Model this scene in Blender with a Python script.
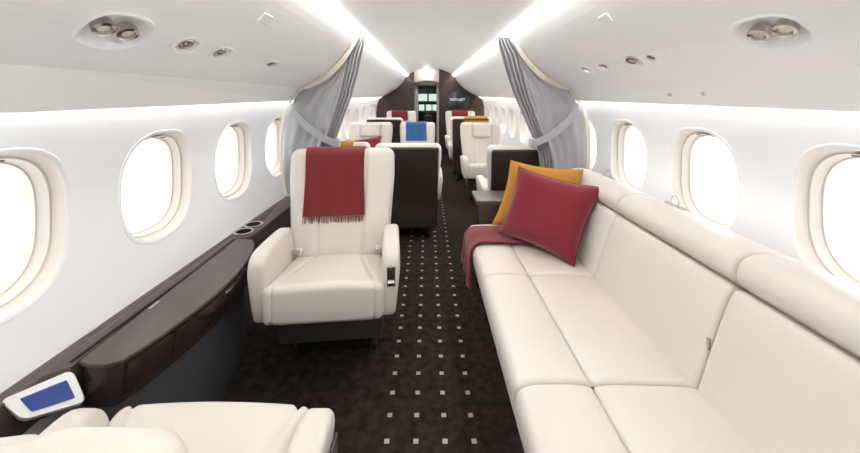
import bpy, bmesh, math, random
from mathutils import Vector, Matrix
random.seed(4)
S = bpy.context.scene
C = S.collection
for o in list(bpy.data.objects): bpy.data.objects.remove(o)

# ------------------------------------------------------------------ camera
F = 353.0
cam_d = bpy.data.cameras.new('camera'); cam = bpy.data.objects.new('camera', cam_d); C.objects.link(cam)
cam.location = (0, 0, 1.25); cam.rotation_euler = (math.pi/2, 0, 0)
cam_d.sensor_width = 36; cam_d.lens = 36*F/860
cam_d.shift_x = 2/860; cam_d.shift_y = -128.5/860
cam_d.clip_start = 0.02
S.camera = cam
# ------------------------------------------------------------------ world and light
W = bpy.data.worlds.new('world'); S.world = W; W.use_nodes = True
bg = W.node_tree.nodes['Background']; bg.inputs[0].default_value = (.95, .98, 1, 1); bg.inputs[1].default_value = 3.4
S.view_settings.view_transform = 'Standard'; S.view_settings.look = 'None'
S.view_settings.gamma = 1; S.view_settings.use_curve_mapping = False
S.view_settings.exposure = 0.14
CEIL_STRIP = 17.0
COVE = 12.0
S.cycles.max_bounces = 14; S.cycles.diffuse_bounces = 8; S.cycles.transparent_max_bounces = 12
S.cycles.sample_clamp_indirect = 6

XC = 0.05            # centre line of the cabin
# ------------------------------------------------------------------ materials
def lin(c):
    return tuple(((v/255)/12.92 if v/255 <= .04045 else ((v/255+.055)/1.055)**2.4) for v in c) + (1,)
def mat(name, rgb, rough=.5, metal=0, bump=0, scale=60, var=0, spec=.5, emit=None, sheen=0, coat=0):
    m = bpy.data.materials.new(name); m.use_nodes = True
    nt = m.node_tree; b = nt.nodes['Principled BSDF']
    b.inputs['Base Color'].default_value = lin(rgb); b.inputs['Roughness'].default_value = rough
    b.inputs['Metallic'].default_value = metal; b.inputs['Specular IOR Level'].default_value = spec
    if sheen: b.inputs['Sheen Weight'].default_value = sheen
    if coat: b.inputs['Coat Weight'].default_value = coat; b.inputs['Coat Roughness'].default_value = .15
    if emit:
        b.inputs['Emission Color'].default_value = lin(rgb); b.inputs['Emission Strength'].default_value = emit
    tc = nt.nodes.new('ShaderNodeTexCoord')
    nz = nt.nodes.new('ShaderNodeTexNoise'); nz.inputs['Scale'].default_value = scale; nz.inputs['Detail'].default_value = 3
    nt.links.new(tc.outputs['Object'], nz.inputs['Vector'])
    if bump:
        bp = nt.nodes.new('ShaderNodeBump'); bp.inputs['Strength'].default_value = bump; bp.inputs['Distance'].default_value = .002
        nt.links.new(nz.outputs['Fac'], bp.inputs['Height']); nt.links.new(bp.outputs['Normal'], b.inputs['Normal'])
    mx = nt.nodes.new('ShaderNodeMixRGB'); mx.blend_type = 'MULTIPLY'
    mx.inputs['Color1'].default_value = lin(rgb); mx.inputs['Fac'].default_value = var
    cr = nt.nodes.new('ShaderNodeValToRGB'); cr.color_ramp.elements[0].position = .3; cr.color_ramp.elements[1].position = .7
    cr.color_ramp.elements[0].color = (.35, .35, .35, 1)
    nt.links.new(nz.outputs['Fac'], cr.inputs['Fac']); nt.links.new(cr.outputs['Color'], mx.inputs['Color2'])
    nt.links.new(mx.outputs['Color'], b.inputs['Base Color'])
    return m
M = dict(
    wall=mat('wall_white', (245, 247, 250), .55, var=.02, scale=5),
    ceil=mat('ceiling_white', (244, 244, 244), .5, var=.02, scale=4),
    leather=mat('cream_leather', (211, 204, 197), .42, bump=.12, scale=220, var=.03),
    leather_seam=mat('leather_seam', (190, 182, 172), .5),
    brown=mat('brown_shell', (52, 42, 35), .45, bump=.1, scale=150, var=.1),
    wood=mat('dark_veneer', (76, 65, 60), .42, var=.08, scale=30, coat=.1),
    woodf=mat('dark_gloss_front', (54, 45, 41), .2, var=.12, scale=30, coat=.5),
    grey=mat('dark_grey_panel', (70, 71, 76), .5, bump=.15, scale=200),
    slot=mat('slot_black', (10, 9, 9), .8),
    part=mat('partition_brown', (50, 31, 27), .45, var=.15, scale=20),
    red=mat('red_wool', (110, 20, 29), .9, bump=.5, scale=400, var=.25, sheen=.2),
    redc=mat('red_cushion', (116, 20, 36), .9, bump=.4, scale=300, var=.15, sheen=.2),
    yellow=mat('yellow_wool', (180, 124, 40), .9, bump=.5, scale=400, var=.2, sheen=.2),
    blue=mat('blue_wool', (44, 88, 142), .9, bump=.5, scale=400, var=.2, sheen=.2),
    chrome=mat('chrome', (200, 198, 194), .18, metal=1),
    curtain=mat('grey_curtain', (172, 172, 176), .6, bump=.2, scale=200, var=.05, sheen=.3),
    cream=mat('cream_trim', (222, 216, 200), .6),
    olive=mat('dark_olive_base', (66, 63, 52), .5),
    black=mat('black_rubber', (16, 15, 14), .6),
    white=mat('white_plastic', (236, 236, 236), .3),
    screen=mat('blue_screen', (40, 58, 120), .12, emit=.35),
    dscreen=mat('dark_screen', (44, 44, 50), .15),
    letter=mat('white_letters', (225, 225, 228), .5, emit=.6),
    jamb=mat('jamb_white', (222, 220, 214), .5),
    green=mat('grey_green_panel', (104, 122, 112), .35),
    gglass=mat('lit_windscreen', (196, 216, 208), .2, emit=1.1),
    strip=mat('led_strip', (255, 252, 246), .5, emit=CEIL_STRIP),
    cove=mat('cove_strip', (255, 252, 247), .5, emit=COVE),
    lens=mat('lamp_lens', (255, 246, 230), .3, emit=4),
    bezel=mat('reveal_beige', (208, 200, 191), .5),
)
def glass_mat():
    m = bpy.data.materials.new('window_glass'); m.use_nodes = True; nt = m.node_tree; nt.nodes.clear()
    o = nt.nodes.new('ShaderNodeOutputMaterial'); t = nt.nodes.new('ShaderNodeBsdfTransparent'); g = nt.nodes.new('ShaderNodeBsdfGlossy')
    g.inputs['Roughness'].default_value = .05; mx = nt.nodes.new('ShaderNodeMixShader'); mx.inputs[0].default_value = .05
    t.inputs[0].default_value = (.97, .98, .98, 1)
    nt.links.new(t.outputs[0], mx.inputs[1]); nt.links.new(g.outputs[0], mx.inputs[2]); nt.links.new(mx.outputs[0], o.inputs[0])
    return m
M['glass'] = glass_mat()
def carpet_mat():
    m = bpy.data.materials.new('carpet_dots'); m.use_nodes = True; nt = m.node_tree; N = nt.nodes; L = nt.links
    b = N['Principled BSDF']; b.inputs['Roughness'].default_value = .95; b.inputs['Specular IOR Level'].default_value = .1
    tc = N.new('ShaderNodeTexCoord'); sp = N.new('ShaderNodeSeparateXYZ'); L.new(tc.outputs['Object'], sp.inputs[0])
    def mth(op, a, bb=None, cc=None):
        n = N.new('ShaderNodeMath'); n.operation = op
        for i, v in enumerate((a, bb, cc)):
            if v is None: continue
            if isinstance(v, (int, float)): n.inputs[i].default_value = v
            else: L.new(v, n.inputs[i])
        return n.outputs[0]
    P = .106
    def axis(sock, ph):
        q = mth('DIVIDE', mth('SUBTRACT', sock, ph), P)
        d = mth('ABSOLUTE', mth('SUBTRACT', q, mth('ROUND', q)))
        return mth('LESS_THAN', mth('MULTIPLY', d, P), .0093)
    dx = axis(sp.outputs[0], -.044); dy = axis(sp.outputs[1], 1.286)
    inb = mth('MULTIPLY', mth('GREATER_THAN', sp.outputs[0], -.2), mth('LESS_THAN', sp.outputs[0], .22))
    dot = mth('MULTIPLY', mth('MULTIPLY', dx, dy), inb)
    nz = N.new('ShaderNodeTexNoise'); nz.inputs['Scale'].default_value = 26; nz.inputs['Detail'].default_value = 6
    L.new(tc.outputs['Object'], nz.inputs['Vector'])
    n2 = N.new('ShaderNodeTexNoise'); n2.inputs['Scale'].default_value = 500; L.new(tc.outputs['Object'], n2.inputs['Vector'])
    cr = N.new('ShaderNodeValToRGB'); cr.color_ramp.elements[0].position = .35; cr.color_ramp.elements[1].position = .75
    cr.color_ramp.elements[0].color = lin((36, 29, 25)); cr.color_ramp.elements[1].color = lin((64, 55, 47))
    L.new(nz.outputs['Fac'], cr.inputs[0])
    mx = N.new('ShaderNodeMixRGB'); L.new(dot, mx.inputs[0]); L.new(cr.outputs[0], mx.inputs[1]); mx.inputs[2].default_value = lin((188, 178, 164))
    L.new(mx.outputs[0], b.inputs['Base Color'])
    bp = N.new('ShaderNodeBump'); bp.inputs['Strength'].default_value = .6; bp.inputs['Distance'].default_value = .004
    L.new(n2.outputs['Fac'], bp.inputs['Height']); L.new(bp.outputs[0], b.inputs['Normal'])
    return m
M['carpet'] = carpet_mat()

# ------------------------------------------------------------------ mesh helpers
class MB:
    def __init__(s): s.v = []; s.f = []; s.mi = []; s.mats = []
    def add(s, vf, m):
        v, f = vf
        if m not in s.mats: s.mats.append(m)
        k = s.mats.index(m); n = len(s.v)
        s.v += [tuple(p) for p in v]; s.f += [tuple(i+n for i in q) for q in f]; s.mi += [k]*len(f)
        return s
    def build(s, name, parent=None, smooth=True, angle=40):
        me = bpy.data.meshes.new(name); me.from_pydata(s.v, [], s.f)
        for m in s.mats: me.materials.append(M[m])
        for p, k in zip(me.polygons, s.mi): p.material_index = k
        bm = bmesh.new(); bm.from_mesh(me); bmesh.ops.recalc_face_normals(bm, faces=bm.faces)
        if smooth:
            for f in bm.faces: f.smooth = True
            for e in bm.edges:
                if len(e.link_faces) == 2 and e.calc_face_angle(0) > math.radians(angle): e.smooth = False
        bm.to_mesh(me); bm.free()
        o = bpy.data.objects.new(name, me); C.objects.link(o)
        if parent: o.parent = parent
        return o
def one(name, vf, m, parent=None, **k): return MB().add(vf, m).build(name, parent, **k)
def thing(name, label, cat, loc=(0, 0, 0), rz=0, group=None):
    o = bpy.data.objects.new(name, None); C.objects.link(o); o.empty_display_size = .1
    o.location = loc; o.rotation_euler = (0, 0, rz); return tag(o, label, cat, group)
def tag(o, label, cat, group=None):
    o['label'] = label; o['category'] = cat
    if group: o['group'] = group
    return o
def struct(o): o['kind'] = 'structure'; return o

def rbox(h, r, c=(0, 0, 0), n=(4, 4, 4), k=3, grooves=(), warp=None):
    r = min(r, min(h)*.999)
    ax = []
    for i in range(3):
        inn = h[i]-r; L = [-inn + 2*inn*j/n[i] for j in range(n[i]+1)]
        arc = [r*math.tan(math.radians(45*j/k)) for j in range(1, k+1)]
        ax.append([-inn-a for a in reversed(arc)] + L + [inn+a for a in arc])
    idx = {}; V = []; Fc = []
    def vid(t):
        if t not in idx:
            p = Vector((ax[0][t[0]], ax[1][t[1]], ax[2][t[2]]))
            q = Vector([max(-(h[i]-r), min(h[i]-r, p[i])) for i in range(3)])
            d = (p-q); nn = d.normalized() if d.length > 1e-9 else Vector((0, 0, 1)); w = q+nn*r
            for (fn, wd, dp, pr) in grooves:
                if pr(nn, w): w = w - nn*dp*math.exp(-(fn(w)/wd)**2)
            w = Vector(warp(w, nn)) if warp else w
            idx[t] = len(V); V.append(tuple(w+Vector(c)))
        return idx[t]
    for a in range(3):
        b, d = (a+1) % 3, (a+2) % 3
        for side in (0, len(ax[a])-1):
            for i in range(len(ax[b])-1):
                for j in range(len(ax[d])-1):
                    q = []
                    for (ii, jj) in ((i, j), (i+1, j), (i+1, j+1), (i, j+1)):
                        t = [0, 0, 0]; t[a] = side; t[b] = ii; t[d] = jj; q.append(vid(tuple(t)))
                    Fc.append(q if side else q[::-1])
    return V, Fc
def box(x0, x1, y0, y1, z0, z1, r=.004):
    return rbox(((x1-x0)/2, (y1-y0)/2, (z1-z0)/2), r, ((x0+x1)/2, (y0+y1)/2, (z0+z1)/2), (1, 1, 1), 2)
def cyl(p, q, r0, r1=None, n=24, caps=True):
    p, q = Vector(p), Vector(q); r1 = r0 if r1 is None else r1
    a = (q-p).normalized(); u = a.orthogonal().normalized(); w = a.cross(u)
    V = [tuple(p+(u*math.cos(t)+w*math.sin(t))*r0) for t in [2*math.pi*i/n for i in range(n)]]
    V += [tuple(q+(u*math.cos(t)+w*math.sin(t))*r1) for t in [2*math.pi*i/n for i in range(n)]]
    Fc = [(i, (i+1) % n, n+(i+1) % n, n+i) for i in range(n)]
    if caps: Fc += [tuple(range(n)), tuple(range(2*n-1, n-1, -1))]
    return V, Fc
def rings(R, caps=True, close=False):
    n = len(R[0]); V = [tuple(p) for r in R for p in r]; Fc = []
    m = len(R)
    for k in range(m if close else m-1):
        for i in range(n):
            a, b = k*n, ((k+1) % m)*n; Fc.append((a+i, a+(i+1) % n, b+(i+1) % n, b+i))
    if caps and not close: Fc += [tuple(range(n)), tuple(range((m-1)*n, m*n))]
    return V, Fc
def lathe(c, prof, ax=(0, 0, 1), n=32, closed=False):
    a = Vector(ax).normalized(); u = a.orthogonal().normalized(); w = a.cross(u); c = Vector(c)
    R = [[c+a*z+(u*math.cos(2*math.pi*i/n)+w*math.sin(2*math.pi*i/n))*max(r, 1e-4) for i in range(n)] for r, z in prof]
    return rings(R, caps=not closed, close=closed)
def chaikin(P, it=2):
    for _ in range(it):
        Q = []
        for i in range(len(P)):
            a, b = P[i], P[(i+1) % len(P)]
            Q += [(.75*a[0]+.25*b[0], .75*a[1]+.25*b[1]), (.25*a[0]+.75*b[0], .25*a[1]+.75*b[1])]
        P = Q
    return P
def inset(P, d):
    A = sum(P[i][0]*P[(i+1) % len(P)][1]-P[(i+1) % len(P)][0]*P[i][1] for i in range(len(P)))
    s = 1 if A > 0 else -1; out = []
    for i in range(len(P)):
        a, b, c = Vector(P[i-1]), Vector(P[i]), Vector(P[(i+1) % len(P)])
        t = (c-a); t = t.normalized() if t.length > 1e-9 else Vector((1, 0)); nrm = Vector((-t.y, t.x))*s
        out.append(tuple(b+nrm*d))
    return out
def sweep(P, a0, a1, axis='y', r=.01, k=4, mid=1, warp=None):
    """closed 2-D profile swept along an axis with rounded ends"""
    st = []
    for i in range(k+1):
        t = math.pi/2*i/k; st.append((a0+r*(1-math.sin(t)), r*(1-math.cos(t))))
    st = [(a0+r*(1-math.sin(math.pi/2*i/k)), r*(1-math.cos(math.pi/2*i/k))) for i in range(k, -1, -1)]
    s2 = [(a1-r*(1-math.sin(math.pi/2*i/k)), r*(1-math.cos(math.pi/2*i/k))) for i in range(k+1)]
    m = [(a0+r+(a1-a0-2*r)*j/mid, 0) for j in range(1, mid)]
    R = []
    for a, d in st+m+s2:
        Q = inset(P, d) if d else P
        if axis == 'y': r3 = [(p[0], a, p[1]) for p in Q]
        elif axis == 'x': r3 = [(a, p[0], p[1]) for p in Q]
        else: r3 = [(p[0], p[1], a) for p in Q]
        if warp: r3 = [warp(p) for p in r3]
        R.append(r3)
    return rings(R)
def sheet(fn, nu, nv, th):
    """solid sheet: fn(u,v)->point, thickness th along the normal"""
    G = [[Vector(fn(i/nu, j/nv)) for j in range(nv+1)] for i in range(nu+1)]
    V = []; T = []; Bq = []
    for i in range(nu+1):
        for j in range(nv+1):
            du = G[min(i+1, nu)][j]-G[max(i-1, 0)][j]; dv = G[i][min(j+1, nv)]-G[i][max(j-1, 0)]
            nn = du.cross(dv).normalized()
            T.append(G[i][j]+nn*th/2); Bq.append(G[i][j]-nn*th/2)
    V = [tuple(p) for p in T+Bq]; o = len(T); I = lambda i, j: i*(nv+1)+j; Fc = []
    for i in range(nu):
        for j in range(nv):
            q = (I(i, j), I(i+1, j), I(i+1, j+1), I(i, j+1)); Fc.append(q); Fc.append(tuple(x+o for x in reversed(q)))
    for i in range(nu):
        for j in (0, nv): Fc.append((I(i, j), I(i+1, j), I(i+1, j)+o, I(i, j)+o))
    for j in range(nv):
        for i in (0, nu): Fc.append((I(i, j), I(i, j+1), I(i, j+1)+o, I(i, j)+o))
    return V, Fc
def interp(tab, x):
    if x <= tab[0][0]: return tab[0][1]
    for (a, p), (b, q) in zip(tab, tab[1:]):
        if x <= b: return p+(q-p)*(x-a)/(b-a)
    return tab[-1][1]
def cut(o, cutters):
    """boolean holes, baked into the mesh; the cutters are deleted"""
    for c in cutters:
        m = o.modifiers.new('b', 'BOOLEAN'); m.operation = 'DIFFERENCE'; m.solver = 'EXACT'; m.object = c
    bpy.context.view_layer.update()
    me = bpy.data.meshes.new_from_object(o.evaluated_get(bpy.context.evaluated_depsgraph_get()))
    o.modifiers.clear(); o.data = me
    for c in cutters: bpy.data.objects.remove(c)

# ------------------------------------------------------------------ cabin shell
Y0, YP = -1.12, 7.70
WP = [(-.02, 1.05), (.0, 1.05), (.12, 1.07), (.3, 1.10), (.5, 1.135), (.68, 1.165), (.88, 1.18), (1.0, 1.175), (1.1, 1.16), (1.2, 1.14), (1.3, 1.115)]
wx = lambda z: interp(WP, z)
PITCH = .59; WZ, WA, WB, WN = .888, .195, .220, 2.6
def sup(t, a, b, n=WN):
    c, s = math.cos(t), math.sin(t)
    return a*math.copysign(abs(c)**(2/n), c), b*math.copysign(abs(s)**(2/n), s)
PIT = dict(left=.576, right=.590)
BAY = {s: [b+PIT[s]*k for k in range(-3, 12)] for s, b in (('left', .912), ('right', .995))}
NR = 48
def smoothx(z):   # softened wall curve
    return (wx(z-.04)+wx(z)+wx(z+.04))/3
def wall(side):
    sx = -1 if side == 'left' else 1
    V = []; Fc = []; bays = BAY[side]; PITCH = PIT[side]
    for yc in bays:
        hy = PITCH/2; zl, zh = .60, 1.18
        base = len(V)
        fr = [0, .06, .3, .65, 1]
        for f in fr:
            for i in range(NR):
                t = 2*math.pi*(i+.5)/NR
                a, b = sup(t, WA+.004, WB+.004)
                c, s = math.cos(t), math.sin(t)
                k = 1/max(abs(c)/hy, abs(s)/(zh-WZ if s > 0 else WZ-zl))
                ry, rz = c*k, s*k
                # snap the nearest points to the corners
                y = a+(ry-a)*f; z = b+(rz-b)*f
                if f == 1 and i % 12 in (5, 6):
                    pass
                V.append((XC+sx*smoothx(WZ+z), yc+y, WZ+z))
        # move diagonal points onto the rectangle's corners
        last = base+(len(fr)-1)*NR
        for cy, cz in ((hy, zh), (-hy, zh), (-hy, zl), (hy, zl)):
            bi = min(range(NR), key=lambda i: (V[last+i][1]-yc-cy)**2+(V[last+i][2]-cz)**2)
            V[last+bi] = (XC+sx*smoothx(cz), yc+cy, cz)
        for k in range(len(fr)-1):
            for i in range(NR):
                a = base+k*NR; b = a+NR; j = (i+1) % NR
                Fc.append((a+i, a+j, b+j, b+i))
    ya, yb = bays[0]-PITCH/2, bays[-1]+PITCH/2
    for p, q in ((Y0-.05, ya), (yb, YP+.04)):
        if q-p > .005:
            n = len(V)
            for z in (.6, .7, .8, .888, .98, 1.08, 1.18): V += [(XC+sx*smoothx(z), p, z), (XC+sx*smoothx(z), q, z)]
            for i in range(6): Fc.append((n+2*i, n+2*i+1, n+2*i+3, n+2*i+2))
    ya = min(ya, Y0-.05); yb = max(yb, YP+.04)
    for zs in ([-.02, .06, .12, .2, .3, .4, .5, .6], [1.18, 1.25, 1.3]):
        n = len(V)
        for z in zs: V += [(XC+sx*smoothx(z), ya, z), (XC+sx*smoothx(z), yb, z)]
        for i in range(len(zs)-1): Fc.append((n+2*i, n+2*i+1, n+2*i+3, n+2*i+2))
    return struct(one('wall_'+side, (V, Fc), 'wall', angle=60))
wall('left'); wall('right')
wn = 0
def window(side, yc):
    global wn
    sx = -1 if side == 'left' else 1; wn += 1
    root = None
    def ring(a, b, d):
        out = []
        for i in range(NR):
            y, z = sup(2*math.pi*(i+.5)/NR, a, b)
            out.append((XC+sx*(smoothx(WZ+z)+d), yc+y, WZ+z))
        return out
    R = [ring(WA+.011, WB+.011, .002), ring(WA+.009, WB+.009, -.006), ring(WA, WB, -.008), ring(WA-.006, WB-.006, .0), ring(WA-.012, WB-.012, .03), ring(WA-.014, WB-.014, .032),
         ring(WA-.014, WB-.014, .036), ring(WA-.020, WB-.020, .037), ring(WA-.026, WB-.025, .06), ring(WA-.029, WB-.028, .066), ring(WA-.033, WB-.032, .067), ring(WA-.042, WB-.040, .115)]
    R[1] = ring(WA+.008, WB+.008, -.002); R[2] = ring(WA, WB, -.003)
    f = MB().add(rings(R[:4], caps=False), 'wall').add(rings(R[3:], caps=False), 'bezel').build('window_%d' % wn, angle=35); struct(f)
    pr = ring(WA-.039, WB-.037, .105)
    g = one('window_pane', (pr, [tuple(range(NR))]), 'glass', f)
    x = XC+sx*(smoothx(WZ+WB)+.03)
    h = rbox((.014, .028, .006), .004, (x, yc+.0, WZ+WB-.022), (1, 1, 1))
    one('shade_handle', h, 'chrome', f)
for s in ('left', 'right'):
    for yc in BAY[s]: window(s, yc)

struct(one('floor', ([(-1.02, Y0, 0), (1.12, Y0, 0), (1.12, 10.2, 0), (-1.02, 10.2, 0)], [(0, 1, 2, 3)]), 'carpet'))
struct(one('wall_back', box(-1.2, 1.3, Y0-.06, Y0, -.02, 1.8), 'wall'))
# ceiling side panels
PA = [(.605, 1.722), (.66, 1.63), (.72, 1.55), (.785, 1.478), (.85, 1.417), (.94, 1.368), (1.03, 1.329), (1.09, 1.213)]
PB = [(.525, 1.712), (.58, 1.625), (.64, 1.55), (.70, 1.49), (.76, 1.44), (.85, 1.38), (.94, 1.33), (1.045, 1.277)]
def prof(y):
    t = (y-.9)/(7.7-.9)
    K = [(a[0]+(b[0]-a[0])*t, a[1]+(b[1]-a[1])*t) for a, b in zip(PA, PB)]
    out = []
    for i in range(6):      # Catmull-Rom through the curved part, then the straight valance
        p0, p1, p2, p3 = K[max(i-1, 0)], K[i], K[i+1], K[min(i+2, 6)]
        for j in range(3):
            f = j/3
            out.append(tuple(.5*(2*p1[c]+(p2[c]-p0[c])*f+(2*p0[c]-5*p1[c]+4*p2[c]-p3[c])*f*f+(3*p1[c]-p0[c]-3*p2[c]+p3[c])*f**3) for c in (0, 1)))
    return out+[K[6], K[7]]
def csurf(side, xo, y):
    """point and outward-down normal on the ceiling side panel"""
    sx = -1 if side == 'left' else 1
    P = prof(y)
    for a, b in zip(P, P[1:]):
        if xo <= b[0] or b is P[-1]:
            z = a[1]+(b[1]-a[1])*(xo-a[0])/(b[0]-a[0])
            t = Vector((sx*(b[0]-a[0]), 0, b[1]-a[1])).normalized()
            n = Vector((-t.z*-1, 0, -t.x)) if False else Vector((t.z*sx, 0, -t.x*sx))
            if n.z > 0: n = -n
            return Vector((XC+sx*xo, y, z)), t, n
def side_ceiling(side):
    sx = -1 if side == 'left' else 1
    R = []
    for y in (Y0, .9, 2.6, 4.5, 6.1, YP+.02):
        P = prof(y)
        Pn = []
        for i, p in enumerate(P):
            a = P[max(i-1, 0)]; b = P[min(i+1, len(P)-1)]
            t = Vector((b[0]-a[0], b[1]-a[1])).normalized(); Pn.append((p[0]-t.y*.05, p[1]+t.x*.05))
        Pn[-1] = (P[-1][0]+.018, P[-1][1]+.004); Pn[-2] = (P[-2][0]+.035, P[-2][1]+.02)
        loop = P+Pn[::-1]
        R.append([(XC+sx*p[0], y, p[1]) for p in loop])
    return struct(one('ceiling_'+side, rings(R), 'ceil', smooth=False))
CL, CR = side_ceiling('left'), side_ceiling('right')
DOME = .155
dome = lambda q: DOME*(1-abs(q)**2.2)
# centre panel
V = []; Fc = []
ys = (Y0, .9, 4.5, YP+.02)
for y in ys:
    e = prof(y)[0][0]-.035
    for i in range(25):
        x = -e+2*e*i/24; V.append((XC+x, y, 1.748+dome(x/e)))
for k in range(3):
    for i in range(24): Fc.append((k*25+i, k*25+i+1, k*25+i+26, k*25+i+25))
struct(one('ceiling', (V, Fc), 'ceil'))
# roof plate that closes the slots above
struct(one('trim_1', box(-1.25, 1.35, Y0, YP+.05, 1.93, 1.96), 'ceil'))
for side in ('left', 'right'):
    sx = -1 if side == 'left' else 1
    R = []
    for y in (Y0+.02, .9, YP-.01):
        e = prof(y)[0][0]
        R.append([(XC+sx*(e-.045), y, 1.742), (XC+sx*(e+.03), y, 1.758), (XC+sx*(e+.03), y, 1.768), (XC+sx*(e-.045), y, 1.752)])
    tag(one('light_strip', rings(R), 'strip', smooth=False), 'long bright light strip along the %s edge of the centre ceiling panel' % side, 'light strip', 'ceiling light strips')
    R = []
    for y in (Y0+.02, .9, YP-.01):
        e = prof(y)[-1]; x0, x1, z = e[0]+.018, 1.125, e[1]+.06
        if x1-x0 < .02: x1 = x0+.03
        R.append([(XC+sx*x0, y, z), (XC+sx*x1, y, z), (XC+sx*x1, y, z+.01), (XC+sx*x0, y, z+.01)])
    struct(one('trim_%d' % (2 if sx < 0 else 3), rings(R), 'cove', smooth=False))  # emissive cove lamp, out of view behind the valance lip
    # closing strip between valance and wall top
    struct(one('trim_%d' % (4 if sx < 0 else 5), box(min(XC+sx*1.04, XC+sx*1.2), max(XC+sx*1.04, XC+sx*1.2), Y0, YP, 1.345, 1.36, .002), 'wall'))

# ------------------------------------------------------------------ front partition, door way and cockpit
def ceil_edge(rel):      # height of the cabin section at the partition, for a distance from the centre line
    P = prof(YP)
    if rel <= P[0][0]: return 1.745
    for a, b in zip(P, P[1:]):
        if rel <= b[0]: return a[1]+(b[1]-a[1])*(rel-a[0])/(b[0]-a[0])
    return None
def partition(side, inner):
    sx = -1 if side == 'left' else 1
    e = prof(YP)[0][0]-.035
    pts = [(inner, 0)]+[(x, 1.746+dome(x/e)) for x in [inner+(e-inner)*i/8 for i in range(9)]]
    for p in prof(YP): 
        if p[0] > inner+.02: pts.append((p[0], p[1]))
    pts += [(1.12, 1.24), (smoothx(1.1), 1.1), (smoothx(.88), .88), (smoothx(.6), .6), (smoothx(.3), .3), (.98, 0)]
    R = [[(XC+sx*x, y, z) for x, z in pts] for y in (YP, YP+.04)]
    return struct(one('wall_front_'+side, rings(R), 'part', smooth=False))
partition('left', .35); partition('right', .19)
struct(one('wall_passage_left', box(-.42, -.34, YP+.05, 10.2, 0, 1.92), 'part'))
struct(one('wall_passage_right', box(.28, .36, YP+.05, 10.2, 0, 1.92), 'part'))
# rounded pale header above the doorway
hp = [(XC-.36+.58*i/12, 1.74) for i in range(13)]
R = []
arc = [(XC-.365+.575*i/14, 1.60+.05*math.sin(math.pi*i/14)) for i in range(15)]
loop = arc+[(XC+.21, 1.9), (XC-.365, 1.9)]
struct(one('trim_6', rings([[(x, y, z) for x, z in loop] for y in (8.05, 8.12)]), 'jamb', smooth=False))
struct(one('ceiling_passage', box(-.40, .34, YP+.03, 10.2, 1.89, 1.93), 'jamb'))
dr = thing('door_frame', 'pale door frame between the two dark brown front partitions', 'door frame', (-.03, 8.3, 0))
dr.location = (0, 0, 0)
one('jamb', box(-.335, -.23, 8.25, 8.32, 0, 1.6), 'jamb', dr)
one('jamb', box(.20, .275, 8.25, 8.32, 0, 1.6), 'jamb', dr)
one('lintel', box(-.335, .275, 8.25, 8.32, 1.55, 1.68), 'jamb', dr)
dl = tag(one('ceiling_downlight', lathe((-.03, 7.9, 1.89), [(.001, -.02), (.045, -.02), (.055, -.008), (.055, 0)], n=20), 'lens'),
         'round ceiling downlight in the passage to the cockpit', 'ceiling light')
pl = bpy.data.lights.new('passage_lamp', 'POINT'); pl.energy = 2.5; pl.shadow_soft_size = .05; pl.color = (1, .95, .88)
plo = bpy.data.objects.new('passage_lamp', pl); C.objects.link(plo); plo.parent = dl; plo.location = (-.03, 7.9, 1.83)
# cockpit
ck = thing('cockpit', 'grey green cockpit with lit windscreen and dark instrument panel beyond the doorway', 'cockpit', (0, 9.6, 0))
ck.location = (0, 0, 0)
one('overhead_panel', box(-.27, .27, 9.0, 9.06, 1.36, 1.50), 'green', ck)
one('windscreen', box(-.27, .27, 9.6, 9.63, 1.12, 1.36), 'gglass', ck)
one('window_post', box(-.02, .02, 9.55, 9.6, 1.12, 1.36), 'green', ck)
one('instrument_panel', box(-.27, .27, 9.3, 9.4, .85, 1.17), 'green', ck)
for i, x in enumerate((-.17, 0.02, .19)):
    one('display', box(x-.07, x+.07, 9.285, 9.3, .92, 1.08), 'gglass', ck)
one('glareshield', box(-.27, .27, 9.15, 9.3, 1.08, 1.12), 'grey', ck)
one('centre_pedestal', box(-.1, .1, 8.75, 9.3, 0, .8), 'grey', ck)
one('lower_wall', box(-.33, .27, 9.35, 9.45, 0, .86), 'grey', ck)
one('throttle_lever', cyl((-.03, 8.9, .8), (-.03, 8.93, .92), .012), 'chrome', ck)
one('throttle_lever', cyl((.03, 8.9, .8), (.03, 8.93, .92), .012), 'chrome', ck)
one('wall_panel', box(-.33, .27, 9.7, 9.75, 0, 1.79), 'green', ck)
# screen with lettering on the right partition
sc_ = thing('bulkhead_screen', 'dark screen with pale lettering on the right front partition', 'screen', (.66, YP, 1.2))
one('panel', box(-.235, .235, -.012, -.001, -.17, .17, .003), 'dscreen', sc_)
cu = bpy.data.curves.new('t', 'FONT'); cu.body = 'VISTAJET'; cu.size = .075; cu.align_x = 'CENTER'; cu.extrude = .001; cu.space_character = 1.15
to = bpy.data.objects.new('t', cu); C.objects.link(to); bpy.context.view_layer.update()
me = bpy.data.meshes.new_from_object(to.evaluated_get(bpy.context.evaluated_depsgraph_get())); bpy.data.objects.remove(to)
me.materials.clear(); me.materials.append(M['letter'])
lt = bpy.data.objects.new('lettering', me); C.objects.link(lt); lt.parent = sc_; lt.location = (-.02, -.0145, -.01); lt.rotation_euler = (math.pi/2, 0, 0)

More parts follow.
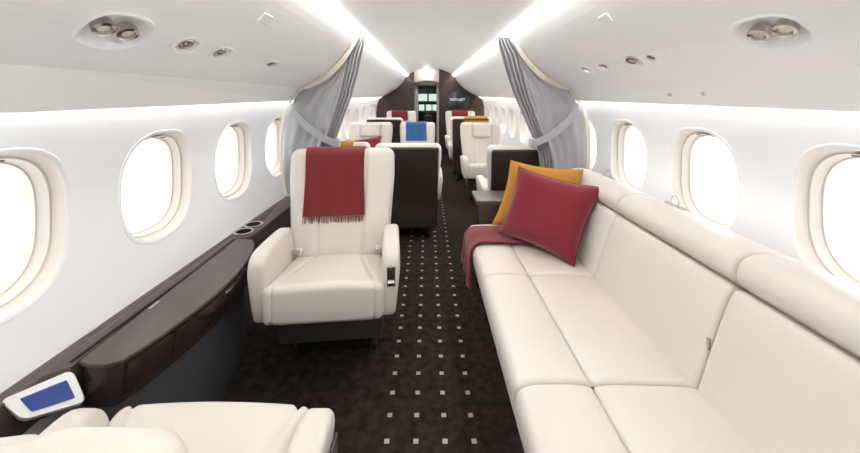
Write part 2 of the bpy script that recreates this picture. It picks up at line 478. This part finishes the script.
# ------------------------------------------------------------------ ceiling service units
def oriented(side, xo, y):
    p, t, n = csurf(side, xo, y)
    u = Vector((0, 1, 0)); return p, u, t, n
def oval(c, u, w, a, b, n=40, p=2.6):
    out = []
    for i in range(n):
        x, z = sup(2*math.pi*i/n, a, b, p); out.append(c+u*x+w*z)
    return out
cutL, cutR = [], []
def recess(side, xo, y, a, b, lamps, label, tilt=0, depth=.035, group=None, lamp_r=.021):
    p, u, w, n = oriented(side, xo, y)
    c = one('c', rings([oval(p+n*.05, u, w, a, b), oval(p-n*.2, u, w, a, b)]), 'ceil')
    (cutL if side == 'left' else cutR).append(c)
    root = thing('ceiling_spotlight_recess' if lamps else 'air_vent', label, 'ceiling light' if lamps else 'air vent', p, 0, group)
    q = p
    R = [oval(-n*-.003, u, w, a+.008, b+.008), oval(n*.005, u, w, a+.004, b+.004), oval(n*.002, u, w, a-.003, b-.003), oval(-n*depth*.6, u, w, a*.86, b*.86),
         oval(-n*depth, u, w, a*.6, b*.6), oval(-n*(depth+.004), u, w, .002, .002)]
    R[0] = oval(n*.001, u, w, a+.008, b+.008)
    one('housing', rings(R, caps=False), 'ceil', root, angle=50)
    down = (n+Vector((0, -.25, -.15))).normalized()
    for lx in lamps:
        cc = u*lx-n*depth*.75
        one('spotlight', lathe(cc, [(lamp_r, 0), (lamp_r*1.15, .01), (lamp_r*1.15, .028), (lamp_r*.8, .03), (lamp_r*.7, .018), (.001, .018)], down), 'chrome', root)
        one('lens', lathe(cc+down*.0185, [(.001, 0), (lamp_r*.66, 0), (lamp_r*.66, .003), (.001, .004)], down, n=20), 'dlens', root)
    if not lamps:
        one('nozzle', lathe(-n*depth*.9, [(.78*b, 0), (.80*b, .012), (.66*b, .018), (.5*b, .006), (.3*b, .004), (.22*b, .014), (.001, .015)], down), 'chrome', root)
M['dlens'] = mat('lamp_glass', (210, 202, 190), .15, emit=.12)
PODS = [
 ('left', .846, .905, .088, .06, (-.03, .04), 'large oval recessed twin spotlight unit on the left ceiling, nearest the camera'),
 ('right', .846, .925, .088, .06, (-.03, .04), 'large oval recessed twin spotlight unit on the right ceiling, nearest the camera'),
 ('right', .85, 1.57, .07, .046, (0,), 'medium oval recessed spotlight unit on the right ceiling ahead of the large one'),
]
for s_, xo, y, a, b, l, lab in PODS: recess(s_, xo, y, a, b, l, lab, group=None)
VENTS = [
 ('left', .84, 1.16, .048, .032, 'round air vent on the left ceiling just ahead of the large spotlight recess'),
 ('left', .84, 1.35, .048, .032, 'round air vent on the left ceiling, second ahead of the spotlight recess'),
 ('left', .84, 1.78, .06, .026, 'small air vent on the left ceiling nearest the grey curtain'),
 ('right', .85, 1.43, .028, .022, 'smallest round air vent on the right ceiling beside the medium spotlight'),
 ('right', .85, 1.82, .05, .03, 'oval air vent on the right ceiling just behind the nearer spotlight'),
 ('right', .85, 2.02, .05, .034, 'round air vent on the right ceiling nearest the grey curtain'),
]
for s_, xo, y, a, b, lab in VENTS: recess(s_, xo, y, a, b, (), lab, depth=.02)
cut(CL, cutL); cut(CR, cutR)
def plate(side, xo, y, a, b, name, label, cat, m='white', th=.004):
    p, u, w, n = oriented(side, xo, y)
    R = [oval(n*(-.002), u, w, a, b, 24, 8), oval(n*th*.7, u, w, a, b, 24, 8), oval(n*th, u, w, a-.003, b-.003, 24, 8)]
    o = one(name, rings(R), m, smooth=False); o.location = p; return tag(o, label, cat)
plate('left', .70, 1.41, .04, .022, 'sign_plate', 'small pale rectangular sign plate on the left ceiling', 'sign', 'white', .007)  # plain white sign plates without emission
plate('right', .69, 1.47, .04, .022, 'sign_plate', 'small pale rectangular sign plate on the right ceiling', 'sign', 'white', .007)
plate('left', .755, .72, .15, .08, 'access_panel', 'large flush rectangular panel at the near left of the ceiling', 'panel', 'ceil', .0012)
plate('right', .87, 1.24, .13, .05, 'access_panel', 'flush rectangular panel on the right ceiling between two spotlight recesses', 'panel', 'ceil', .0012)
plate('right', 1.058, 1.62, .008, .008, 'coat_hook', 'tiny hook on the right valance, the one farther from the camera', 'hook', 'bezel', .006)
plate('right', 1.058, 1.42, .008, .008, 'coat_hook', 'tiny hook on the right valance, the one nearer the camera', 'hook', 'bezel', .006)

# ------------------------------------------------------------------ left ledge and cabinet
LZ = .5
def plan(P, z0, z1, m, r=.006): return sweep(P, z0, z1, 'z', r)
wall_x = lambda z: XC-smoothx(z)
lg = thing('side_ledge', 'dark brown ledge running along the left wall under the windows', 'ledge')
P = [(-1.09, -.2), (-1.035, -.2), (-1.04, .95), (-.998, .985), (-1.022, 1.5), (-1.035, 1.87), (-.962, 1.90), (-.955, 2.0), (-.955, 2.7), (-1.09, 2.7)]
top = one('top', sweep(P, .385, LZ, 'z', .004), 'wood', lg, angle=30)
P2 = [(-1.02, -.2), (-.99, -.2)]
one('lower_panel', box(-1.0, -.975, 1.86, 2.68, 0, .385, .003), 'grey', lg)
one('lower_panel', box(-1.0, -.98, -.2, 1.0, 0, .38, .003), 'grey', lg)
cs = []
for y in (1.972, 2.083): cs.append(one('c', cyl((-1.03, y, .42), (-1.03, y, .6), .044, n=32), 'wood'))
cut(top, cs)
for y, w in ((1.972, 'nearer'), (2.083, 'farther')):
    tag(one('cup_holder', lathe((-1.03, y, .424), [(.001, .0), (.042, 0), (.0425, .076), (.055, .078), (.055, .082), (.039, .082), (.0395, .004), (.001, .004)], n=32), 'chrome', angle=30),
        'chrome cup holder sunk in the left ledge, the one %s the camera' % ('nearer' if w == 'nearer' else 'farther from'), 'cup holder', 'cup holders in the left ledge')
one('latch', rbox((.003, .02, .006), .002, (-1.07, 1.13, .505), (1, 1, 1)), 'chrome', lg)
cb = thing('cabinet', 'low dark brown cabinet with bowed front standing against the left ledge', 'cabinet')
B = [(-.992, 1.005), (-.95, .99), (-.905, .992), (-.875, 1.01), (-.858, 1.05), (-.838, 1.13), (-.818, 1.25), (-.808, 1.38), (-.812, 1.5), (-.832, 1.63), (-.862, 1.74), (-.895, 1.82), (-.93, 1.868), (-1.018, 1.872)]
Bi = inset(B, .012)
one('body', sweep(Bi, .37, .49, 'z', .004), 'woodf', cb, angle=50)
def scal(P, f):
    cx, cy = -.93, 1.43; return [(cx+(x-cx)*f[0], cy+(y-cy)*f[1]) for x, y in P]
one('lid', sweep(B, .488, .503, 'z', .005), 'wood', cb, angle=50)
F1 = [p for p in B if p[1] < 1.2 and p[0] > -.96]
def band(ya, yb, z0, z1, off=0.0, th=.014):
    pts = [p for p in B[4:12] if ya <= p[1] <= yb]
    def px(y):
        Q = sorted([(p[1], p[0]) for p in B[3:13]]); return interp(Q, y)
    N = 24
    def fn(u, v):
        y = ya+(yb-ya)*u; z = z0+(z1-z0)*v
        return (px(y)+off-.02*(1-v)**2, y, z)
    return sheet(fn, N, 6, th)
dd = one('drawer', band(1.16, 1.80, .392, .484, .0), 'woodf', cb)
one('handle', rbox((.004, .028, .004), .002, (-.80, 1.42, .478), (1, 1, 1)), 'chrome', dd)
one('end_front', band(1.02, 1.152, .392, .484, .0), 'woodf', cb)
lp = [(x-.025 if x > -.95 else x, y) for x, y in Bi]
one('lower_panel', sweep([(x-.03, y) for x, y in Bi], 0.0, .372, 'z', .004), 'grey', cb, angle=50)
one('lid_handle', rbox((.006, .024, .002), .0015, (-.985, 1.27, .505), (1, 1, 1)), 'chrome', cb)
one('recessed_slot', rbox((.005, .38, .002), .0015, (-1.012, 1.38, .502), (1, 1, 1)), 'slot', cb)
# control console with the blue display
TL, TR, BR, BL = map(Vector, ((-1.052, .865, .508), (-.972, .966, .508), (-.918, .95, .432), (-1.0, .87, .455)))
nrm = (TR-TL).cross(BL-TL).normalized()
if nrm.y > 0: nrm = -nrm
def quad(u0, u1, v0, v1, d): 
    def P(u, v): return TL*(1-u)*(1-v)+TR*u*(1-v)+BR*u*v+BL*(1-u)*v+nrm*d
    return P
def rr(u0, u1, v0, v1, d, r=.12, n=6):
    P = quad(0, 1, 0, 1, d); out = []
    for cu_, cv, a0 in ((u1-r, v0+r*1.6, -90), (u1-r, v1-r*1.6, 0), (u0+r, v1-r*1.6, 90), (u0+r, v0+r*1.6, 180)):
        for i in range(n+1):
            a = math.radians(a0+90*i/n); out.append(P(cu_+r*math.cos(a), cv+1.6*r*math.sin(a)))
    return out
cn = thing('control_console', 'white control console with a blue display at the near end of the ledge', 'console')
one('housing', rings([rr(0, 1, 0, 1, -.05), rr(0, 1, 0, 1, -.004), rr(.015, .985, .025, .975, .0)]), 'white', cn, angle=50)
one('display', rings([rr(.2, .86, .22, .8, -.002, .03), rr(.2, .86, .22, .8, .0015, .03)]), 'screen', cn, angle=50)

# ------------------------------------------------------------------ seats
def seat_map(a):
    ca, sa = math.cos(a), math.sin(a)
    return lambda x, s, t: (x, .20+s*sa+t*ca, .34+s*ca-t*sa)
def make_seat(label, loc, rz, top=.95, arm_z=.60, a=.24, headrest=False, group='white leather cabin seats', low_arm=False):
    r = thing('armchair', label, 'armchair', loc, rz, group)
    # seat cushion
    def gx(sign): return lambda w: (w.x*sign-(.125+.075*max(0, min(1, (.16-w.y)/.36))))*1.0
    up = lambda n, w: n.z > .2 or n.y < -.3
    def wp(w, n):
        x, y, z = w
        z += -.035*(y)/.225 if z > -.03 else 0
        if z > 0: z += .012*(1-(x/.235)**2)
        x *= 1+.03*(-y/.225)
        return (x, y, z)
    one('seat_cushion', rbox((.24, .225, .063), .034, (0, -.07, .39), (64, 16, 3), 4,
        [(gx(1), .007, .010, up), (gx(-1), .007, .010, up)], wp), 'leather', r, angle=70)
    # backrest
    L = (top-.34)/math.cos(a); mp = seat_map(a); T = .062
    def wb(w, n):
        x, t, z = w; s = z+L/2
        x *= .88+.14*min(1, s/(L*.75))
        if n.y < -.2: t += .016*max(0, 1-(x/.16)**2)*(1 if s > .1 else .5)
        return mp(x, s, t)
    fr = lambda n, w: n.y < -.2
    one('backrest', rbox((.287, T, L/2), .05, (0, 0, 0), (64, 3, 14), 5,
        [(lambda w: w.x-.13, .006, .010, fr), (lambda w: w.x+.13, .006, .010, fr)], wb), 'leather', r, angle=70)
    if headrest:
        def wh(w, n):
            return mp(w.x, L-.115+w.z, -T-.004+w.y+.01*(w.x/.15)**2*-1)
        one('headrest', rbox((.125, .02, .085), .018, (0, 0, 0), (6, 2, 4), 3, (), wh), 'leather', r)
    # dark back shell
    H = top-.022-.10
    def ws(w, n):
        z = w.z+.10+H/2; y = .20+T+.012+(z-.34)*math.tan(a) if z > .34 else .20+T+.012
        return (w.x*(.96+.06*(z/top)), y+w.y, z)
    one('back_shell', rbox((.264, .022, H/2), .02, (0, 0, 0), (6, 1, 20), 3, [(lambda w: w.z+H/2-.16, .004, .006, lambda n, w: n.y > .3)], ws), 'brown', r, angle=60)
    # armrests
    az = arm_z
    prof_ = chaikin([(.17, .30), (.17, az-.03), (.10, az-.015), (-.19, az+.008), (-.245, az-.015), (-.262, az-.07), (-.255, .36), (-.235, .305), (0, .30)], 2)
    for sx in (-1, 1):
        def wa(p, sx=sx):
            x, y, z = p
            return (x-sx*.022*max(0, 1-(z-.3)/.22), y, z)
        lo, hi = sorted((sx*.237, sx*.313))
        ar = one('armrest', sweep(prof_, lo, hi, 'x', .022, 5, warp=wa), 'leather', r, angle=60)
        if sx > 0:
            cp = one('control_panel', rbox((.018, .005, .042), .003, (.275, -.262, az-.10), (1, 1, 1)), 'chrome', ar)
            one('switch', rbox((.005, .004, .014), .002, (.275, -.268, az-.085), (1, 1, 1)), 'black', cp)
            one('lever', rbox((.014, .006, .004), .002, (.275, -.269, az-.122), (1, 1, 1)), 'white', cp)
        else:
            one('latch', rbox((.003, .012, .02), .002, (-.238, -.17, az-.08), (1, 1, 1)), 'black', ar)
        b = one('belt_buckle', rbox((.02, .010, .011), .005, (sx*.21, .10, .462), (1, 1, 1)), 'chrome', r)
        one('belt_strap', rbox((.016, .04, .004), .002, (sx*.205, .135, .452), (1, 1, 1)), 'white', r)
    # base
    one('base_box', box(-.235, .235, -.10, .20, .13, .33, .012), 'olive', r)
    one('pedestal', box(-.16, .16, .0, .18, .035, .135, .008), 'black', r)
    one('floor_rail', box(-.20, -.17, .0, .24, .0, .04, .004), 'black', r)
    one('floor_rail', box(.17, .20, .0, .24, .0, .04, .004), 'black', r)
    r['_'] = 0; del r['_']
    return r
def throw(name_label, cat_color, seat, x0, x1, top, a, sf, sb, fringe, group=None):
    """blanket folded over the top of a backrest"""
    mp = seat_map(a); L = (top-.34)/math.cos(a); T = .062+.008
    pts = []
    n = 12
    sl = L-sf
    for i in range(n+1): pts.append((L-.05-(sf-.05)*(1-i/n), -T))
    for i in range(1, 10):
        t = math.pi*i/10; pts.append((L-.05+(.05+.008)*math.sin(t), -T*math.cos(t)))
    for i in range(n+1): pts.append((L-.05-(sb-.05)*(i/n), T+.044))
    tot = len(pts)-1
    def fn(u, v):
        k = v*tot; i = min(int(k), tot-1); f = k-i
        s = pts[i][0]+(pts[i+1][0]-pts[i][0])*f; t = pts[i][1]+(pts[i+1][1]-pts[i][1])*f
        x = x0+(x1-x0)*u
        if t < 0: t += .016*max(0, 1-(x/.16)**2)*.8
        t += -.002*math.sin(u*17+v*3)*(1 if t < 0 else -1)
        return mp(x+.004*math.sin(v*9+u*2), s, t)
    o = one('throw_blanket', sheet(fn, 24, tot, .007), cat_color, angle=80)
    o.location = seat.location; o.rotation_euler = seat.rotation_euler; o.scale = seat.scale
    tag(o, name_label, 'blanket', group)
    if fringe:
        V = MB(); m = 38
        for i in range(m):
            x = x0+(x1-x0)*(i+.5)/m; s = L-sf
            p = Vector(mp(x, s+.003, -T-.000+.012*max(0, 1-(x/.16)**2))); q = Vector(mp(x+random.uniform(-.005, .005), s-.035+random.uniform(-.006, .006), -T+.004+.012*max(0, 1-(x/.16)**2)))
            V.add(cyl(p, q, .0028, .0016, 6), cat_color)
        V.build('fringe', o)
    return o
PI = math.pi
G1 = None
A = make_seat('white leather armchair under the red blanket, standing beside the bowed cabinet and facing the camera', (-.455, 1.72, 0), .10, .955, .60, .24, group='cabin seats facing the camera')
throw('dark red fringed blanket over the back of the nearest armchair facing the camera', 'red', A, -.20, .125, .955, .24, .37, .25, True)
Ls = make_seat('white leather seat at the bottom left corner, seen from behind and cut by the frame', (-.53, .600, 0), PI, .915, .53, .14, group='cabin seats facing away')
one('arm_trim', rbox((.003, .035, .05), .002, (-.314, -.2, .41), (1, 1, 1)), 'wood', Ls)
B_ = make_seat('seat with wide dark brown back shell by the aisle, right behind the red blanket armchair', (-.175, 3.40, 0), PI, .85, .55, .20, group='cabin seats facing away')
C_ = make_seat('seat with a yellow blanket on its back, mostly hidden behind the left curtain', (-.80, 3.40, 0), PI, .86, .55, .20, group='cabin seats facing away')
D_ = make_seat('seat with dark brown back shell beside the right curtain, behind the sofa end', (.765, 3.13, 0), PI, .87, .52, .20, group='cabin seats facing away')
E_ = make_seat('white seat with a headrest at the left windows, red cushion on it', (-.775, 4.50, 0), 0, .92, .55, .2, True, group='cabin seats facing the camera')
F_ = make_seat('white seat with the blue blanket over its back', (-.145, 4.62, 0), 0, .91, .55, .2, group='cabin seats facing the camera')
F_.scale = (.84, 1, 1)
G_ = make_seat('dark backed seat behind the white headrest seat on the left side', (-.68, 5.80, 0), PI, .94, .55, .14, group='cabin seats facing away')
H_ = make_seat('white seat with a dark red blanket before the left front partition', (-.53, 6.75, 0), 0, .99, .55, .16, group='cabin seats facing the camera')
I_ = make_seat('dark backed seat with a yellow blanket on the right side of the aisle', (.63, 5.55, 0), PI, .97, .55, .12, group='cabin seats facing away')
J_ = make_seat('white seat with headrest facing the camera right of the aisle', (.69, 4.30, 0), 0, .93, .55, .2, True, group='cabin seats facing the camera')
J_.scale = (.92, 1, 1)
K_ = make_seat('white seat with a dark red blanket before the right front partition', (.64, 6.75, 0), 0, .99, .55, .16, group='cabin seats facing the camera')
throw('blue blanket folded over the back of an aisle seat', 'blue', F_, -.19, .15, .91, .2, .26, .2, False)
throw('yellow blanket over a seat back seen beside the left curtain', 'yellow', C_, -.15, .02, .86, .2, .1, .25, False)
throw('yellow blanket over a dark seat back on the right of the aisle', 'yellow', I_, -.25, .09, .97, .12, .1, .5, False)
throw('dark red blanket on the seat before the left front partition', 'red', H_, -.19, .13, .99, .16, .2, .15, False)
throw('dark red blanket on the seat before the right front partition', 'red', K_, -.17, .15, .99, .16, .2, .15, False)

# ------------------------------------------------------------------ cushions
def pillow(label, m, TL, TR, BR, BL, T=.07, ear=.035, cat='cushion', piping=None):
    TL, TR, BR, BL = map(Vector, (TL, TR, BR, BL)); ctr = (TL+TR+BR+BL)/4
    nn = ((TR-TL)+(BR-BL)).cross((BL-TL)+(BR-TR)).normalized()
    N = 28; V = []; Fc = []
    def P(u, v, s):
        # u,v in -1..1
        uu = u*(1-ear*2*(1-v*v)*abs(u)**1.5*1.0) ; vv = v*(1-ear*2*(1-u*u)*abs(v)**1.5)
        a, b = (uu+1)/2, (vv+1)/2
        p = TL*(1-a)*(1-b)+TR*a*(1-b)+BR*a*b+BL*(1-a)*b
        h = T*(max(0, 1-u**4)**.62)*(max(0, 1-v**4)**.62)
        h *= 1+.05*math.sin(3*u+2*v)+.03*math.sin(7*v-2*u)
        return p-ctr+nn*h*s
    idx = {}
    def vid(i, j, s):
        e = i in (0, N) or j in (0, N); k = (i, j, 0 if e else s)
        if k not in idx:
            u = math.sin((i/N*2-1)*PI/2*.999); v = math.sin((j/N*2-1)*PI/2*.999)
            u = .5*u+.5*(i/N*2-1); v = .5*v+.5*(j/N*2-1)
            idx[k] = len(V); V.append(tuple(P(u, v, k[2])))
        return idx[k]
    for s in (1, -1):
        for i in range(N):
            for j in range(N):
                q = (vid(i, j, s), vid(i+1, j, s), vid(i+1, j+1, s), vid(i, j+1, s)); Fc.append(q if s > 0 else q[::-1])
    o = one('cushion', (V, Fc), m, angle=80); o.location = ctr
    # stitched rim
    E = [P(-1+2*i/20, -1, 0) for i in range(20)]+[P(1, -1+2*i/20, 0) for i in range(20)]+[P(1-2*i/20, 1, 0) for i in range(20)]+[P(-1, 1-2*i/20, 0) for i in range(20)]
    R = []
    for i, p in enumerate(E):
        t = (E[(i+1) % 80]-E[i-1]).normalized(); b = nn; c = t.cross(b)
        R.append([p+(b*math.cos(q)+c*math.sin(q))*.0035 for q in [2*PI*k/6 for k in range(6)]])
    one('piping', rings(R, close=True), m, o)
    return tag(o, label, cat)
pillow('red square cushion leaning in front of the yellow one on the sofa', 'redc', (.515, 2.00, .86), (.90, 1.79, .795), (.69, 1.665, .455), (.395, 2.00, .485), .075, .055)
pillow('mustard yellow square cushion behind the red one on the sofa', 'yellow', (.50, 2.13, .875), (.875, 1.99, .845), (.80, 1.86, .49), (.385, 2.13, .485), .05, .05)
pillow('dark red cushion lying on the white headrest seat at the left windows', 'redc', (-1.0, 4.50, .70), (-.60, 4.55, .76), (-.58, 4.42, .50), (-.98, 4.36, .50), .06)

# ------------------------------------------------------------------ sofa
sf = thing('sofa', 'long white leather three-section sofa along the right wall', 'sofa')
secs = [(.385, .99), (.99, 1.60), (1.60, 2.20)]
seatP = chaikin([(.262, .30), (.240, .36), (.238, .42), (.262, .452), (.33, .458), (.452, .455), (.457, .434), (.462, .455), (.60, .455), (.80, .445), (.80, .30)], 2)
backP = chaikin([(.735, .40), (.757, .47), (.80, .60), (.842, .712), (.865, .722), (.92, .70), (.92, .42), (.80, .38)], 2)
bolP = chaikin([(.862, .735), (.853, .765), (.872, .806), (.93, .822), (1.02, .80), (1.165, .742), (1.165, .66), (.95, .66), (.89, .712)], 2)
for a, b in secs:
    one('seat_cushion', sweep(seatP, a+.002, b-.002, 'y', .016, 5, 8), 'leather', sf, angle=60)
    one('back_cushion', sweep(backP, a+.002, b-.002, 'y', .016, 5, 8), 'leather', sf, angle=60)
    one('top_bolster', sweep(bolP, a+.002, b-.002, 'y', .014, 5, 8), 'leather', sf, angle=60)
one('base', box(.38, 1.0, .39, 2.19, .0, .31, .01), 'leather', sf)
one('end_panel', sweep(chaikin([(.38, .03), (.25, .3), (.25, .44), (.30, .455), (.76, .46), (.86, .72), (.95, .80), (1.1, .77), (1.06, .1), (.98, .03)], 2), 2.195, 2.235, 'y', .015, 4), 'leather', sf, angle=60)
one('belt_slot', rbox((.004, .004, .016), .002, (.788, .992, .56), (1, 1, 1)), 'chrome', sf)
# seat-belt fittings on the bolster near the windows
for y, w in ((1.50, 'nearer'), (2.05, 'farther')):
    k = thing('belt_fitting', 'small clear and chrome belt fitting on the sofa top, the one %s the camera' % ('nearer' if w == 'nearer' else 'farther from'), 'belt fitting', (1.05, y, .788), 0, 'belt fittings on the sofa top')
    one('plate', rbox((.012, .055, .004), .003, (0, 0, .004), (1, 1, 1)), 'chrome', k)
    R = []
    for i in range(24):
        t = 2*PI*i/24; c = Vector((0, .022*math.cos(t), .024+.022*math.sin(t)))
        d = Vector((0, math.cos(t), math.sin(t)))
        R.append([c+(d*math.cos(q)+Vector((1, 0, 0))*math.sin(q))*.003 for q in [2*PI*j/8 for j in range(8)]])
    one('loop', rings(R, close=True), 'chrome', k)
# red blanket over the end of the sofa
pth = [(.70, .468), (.6, .468), (.5, .469), (.4, .470), (.32, .471), (.28, .470), (.248, .458), (.228, .43), (.224, .39), (.224, .35), (.224, .31), (.226, .285)]
def fb(u, v):
    k = v*(len(pth)-1); i = min(int(k), len(pth)-2); f = k-i
    x = pth[i][0]+(pth[i+1][0]-pth[i][0])*f; z = pth[i][1]+(pth[i+1][1]-pth[i][1])*f
    hang = max(0, min(1, (.45-z)/.15))
    y = 1.86+.29*u - .05*hang*(1-u) + .04*math.sin(v*4)*(1-u)
    return (x-.012*hang*(1+math.sin(u*16)), y, z+.003*math.sin(u*9+v*5)+.012*hang*math.sin(u*5))
tag(one('throw_blanket', sheet(fb, 30, 33, .008), 'red', angle=80), 'dark red blanket spread across the far end of the sofa and hanging over its edge', 'blanket')

# dark side cabinet beyond the sofa end
sd = thing('side_cabinet', 'dark brown side cabinet at the far end of the sofa', 'cabinet')
one('body', box(.325, .93, 2.29, 2.53, 0, .555, .008), 'woodf', sd)
one('top', box(.312, .94, 2.28, 2.54, .555, .585, .008), 'wood', sd)
one('base_plinth', box(.34, .92, 2.30, 2.52, 0, .02, .002), 'black', sd)

# ------------------------------------------------------------------ curtains
YC = 2.66
def curtain(side):
    sx = -1 if side == 'left' else 1
    r = thing('curtain', 'grey satin curtain gathered to the %s wall with a tie band' % side, 'curtain', (XC+sx*.9, YC, 0), 0, 'grey cabin curtains')
    ox = XC+sx*.9
    P = prof(YC)
    xin = [(.52, .80), (.7, .80), (.82, .79), (.90, .765), (.96, .74), (1.1, .69), (1.27, .625), (1.45, .575), (1.62, .54), (1.71, .525)]
    # outer boundary by height
    xo_tab = sorted([(p[1], p[0]) for p in P])
    def xout(z):
        if z < 1.20: return smoothx(z)-.03
        return min(smoothx(z)-.03, interp(xo_tab, z)-.012)
    H0 = .525
    def fn(u, v):
        z = H0+(1.712-H0)*v
        a = interp(xin, z); b = max(xout(z), a+.012)
        # folds bunch towards the aisle edge; the gathered part holds most of the cloth
        uu = u*.42/.5 if u < .5 else .42/.5*.5+(u-.5)*(1-.42)/.5
        w = b-a
        gath = min(w, .10+.02*math.sin(z*5))*(.8 if z > .96 else 1)
        if u < .45: x = a+gath*(u/.45)
        else: x = a+gath+(w-gath)*((u-.45)/.55)
        if u < .5: amp = .030*min(1, 1.2-abs(z-.93)*.2)
        else: amp = .003+.016*max(0, .75-u)
        ph = u*2*PI*(8 if u < .5 else 8)
        y = amp*math.sin(ph)+ (.010*math.sin(x*26+z*9) if u > .5 else .006*math.sin(z*7+u*9))
        if w < .1: y *= max(.25, w/.1)
        if sx > 0 and z > .95: x -= .05*min(1, (z-.95)/.7)*max(0, 1-u*1.4)
        return (XC+sx*x-ox, y, z)
    one('cloth', sheet(fn, 130, 60, .004), 'curtain', r, angle=80)
    # pale header under the ceiling
    hp = []
    for i in range(25):
        xo = .53+(1.085-.53)*i/24; p, t, n = csurf(side, xo, YC); hp.append((p, n))
    def fh(u, v):
        k = u*24; i = min(int(k), 23); f = k-i
        p = hp[i][0].lerp(hp[i+1][0], f); n = hp[i][1].lerp(hp[i+1][1], f)
        d = .008+v*(.012+.026*math.sin(PI*min(1, u*1.1))**.8)
        return (p.x+n.x*d-ox, -.045-.006*math.sin(u*14), p.z+n.z*d)
    one('header', sheet(fh, 40, 4, .01), 'cream', r)
    # tie band
    a_, b_ = Vector((sx*(.735-.9), 0, .915)), Vector((sx*(1.06-.9), 0, 1.16))
    def ft(u, v):
        p = a_.lerp(b_, u); d = (b_-a_).normalized(); up = Vector((-d.z*sx, 0, abs(d.x))).normalized()
        sag = -.03*math.sin(PI*u)
        return (p.x+up.x*(v-.5)*.052, -.062+.012*u-.012*math.sin(PI*u), p.z+sag+(v-.5)*.052*up.z)
    one('tie_band', sheet(ft, 24, 4, .006), 'curtain', r)
    one('tie_clip', rbox((.018, .05, .036), .012, (sx*(.735-.9), -.01, .912), (2, 2, 2)), 'curtain', r)
    # pale edge along the wall
    def fe(u, v):
        z = .53+.62*u; return (XC+sx*(smoothx(z)-.045+.022*v)-ox, -.045+.004*math.sin(u*9), z)
    one('edge_trim', sheet(fe, 16, 2, .006), 'cream', r)
curtain('left'); curtain('right')
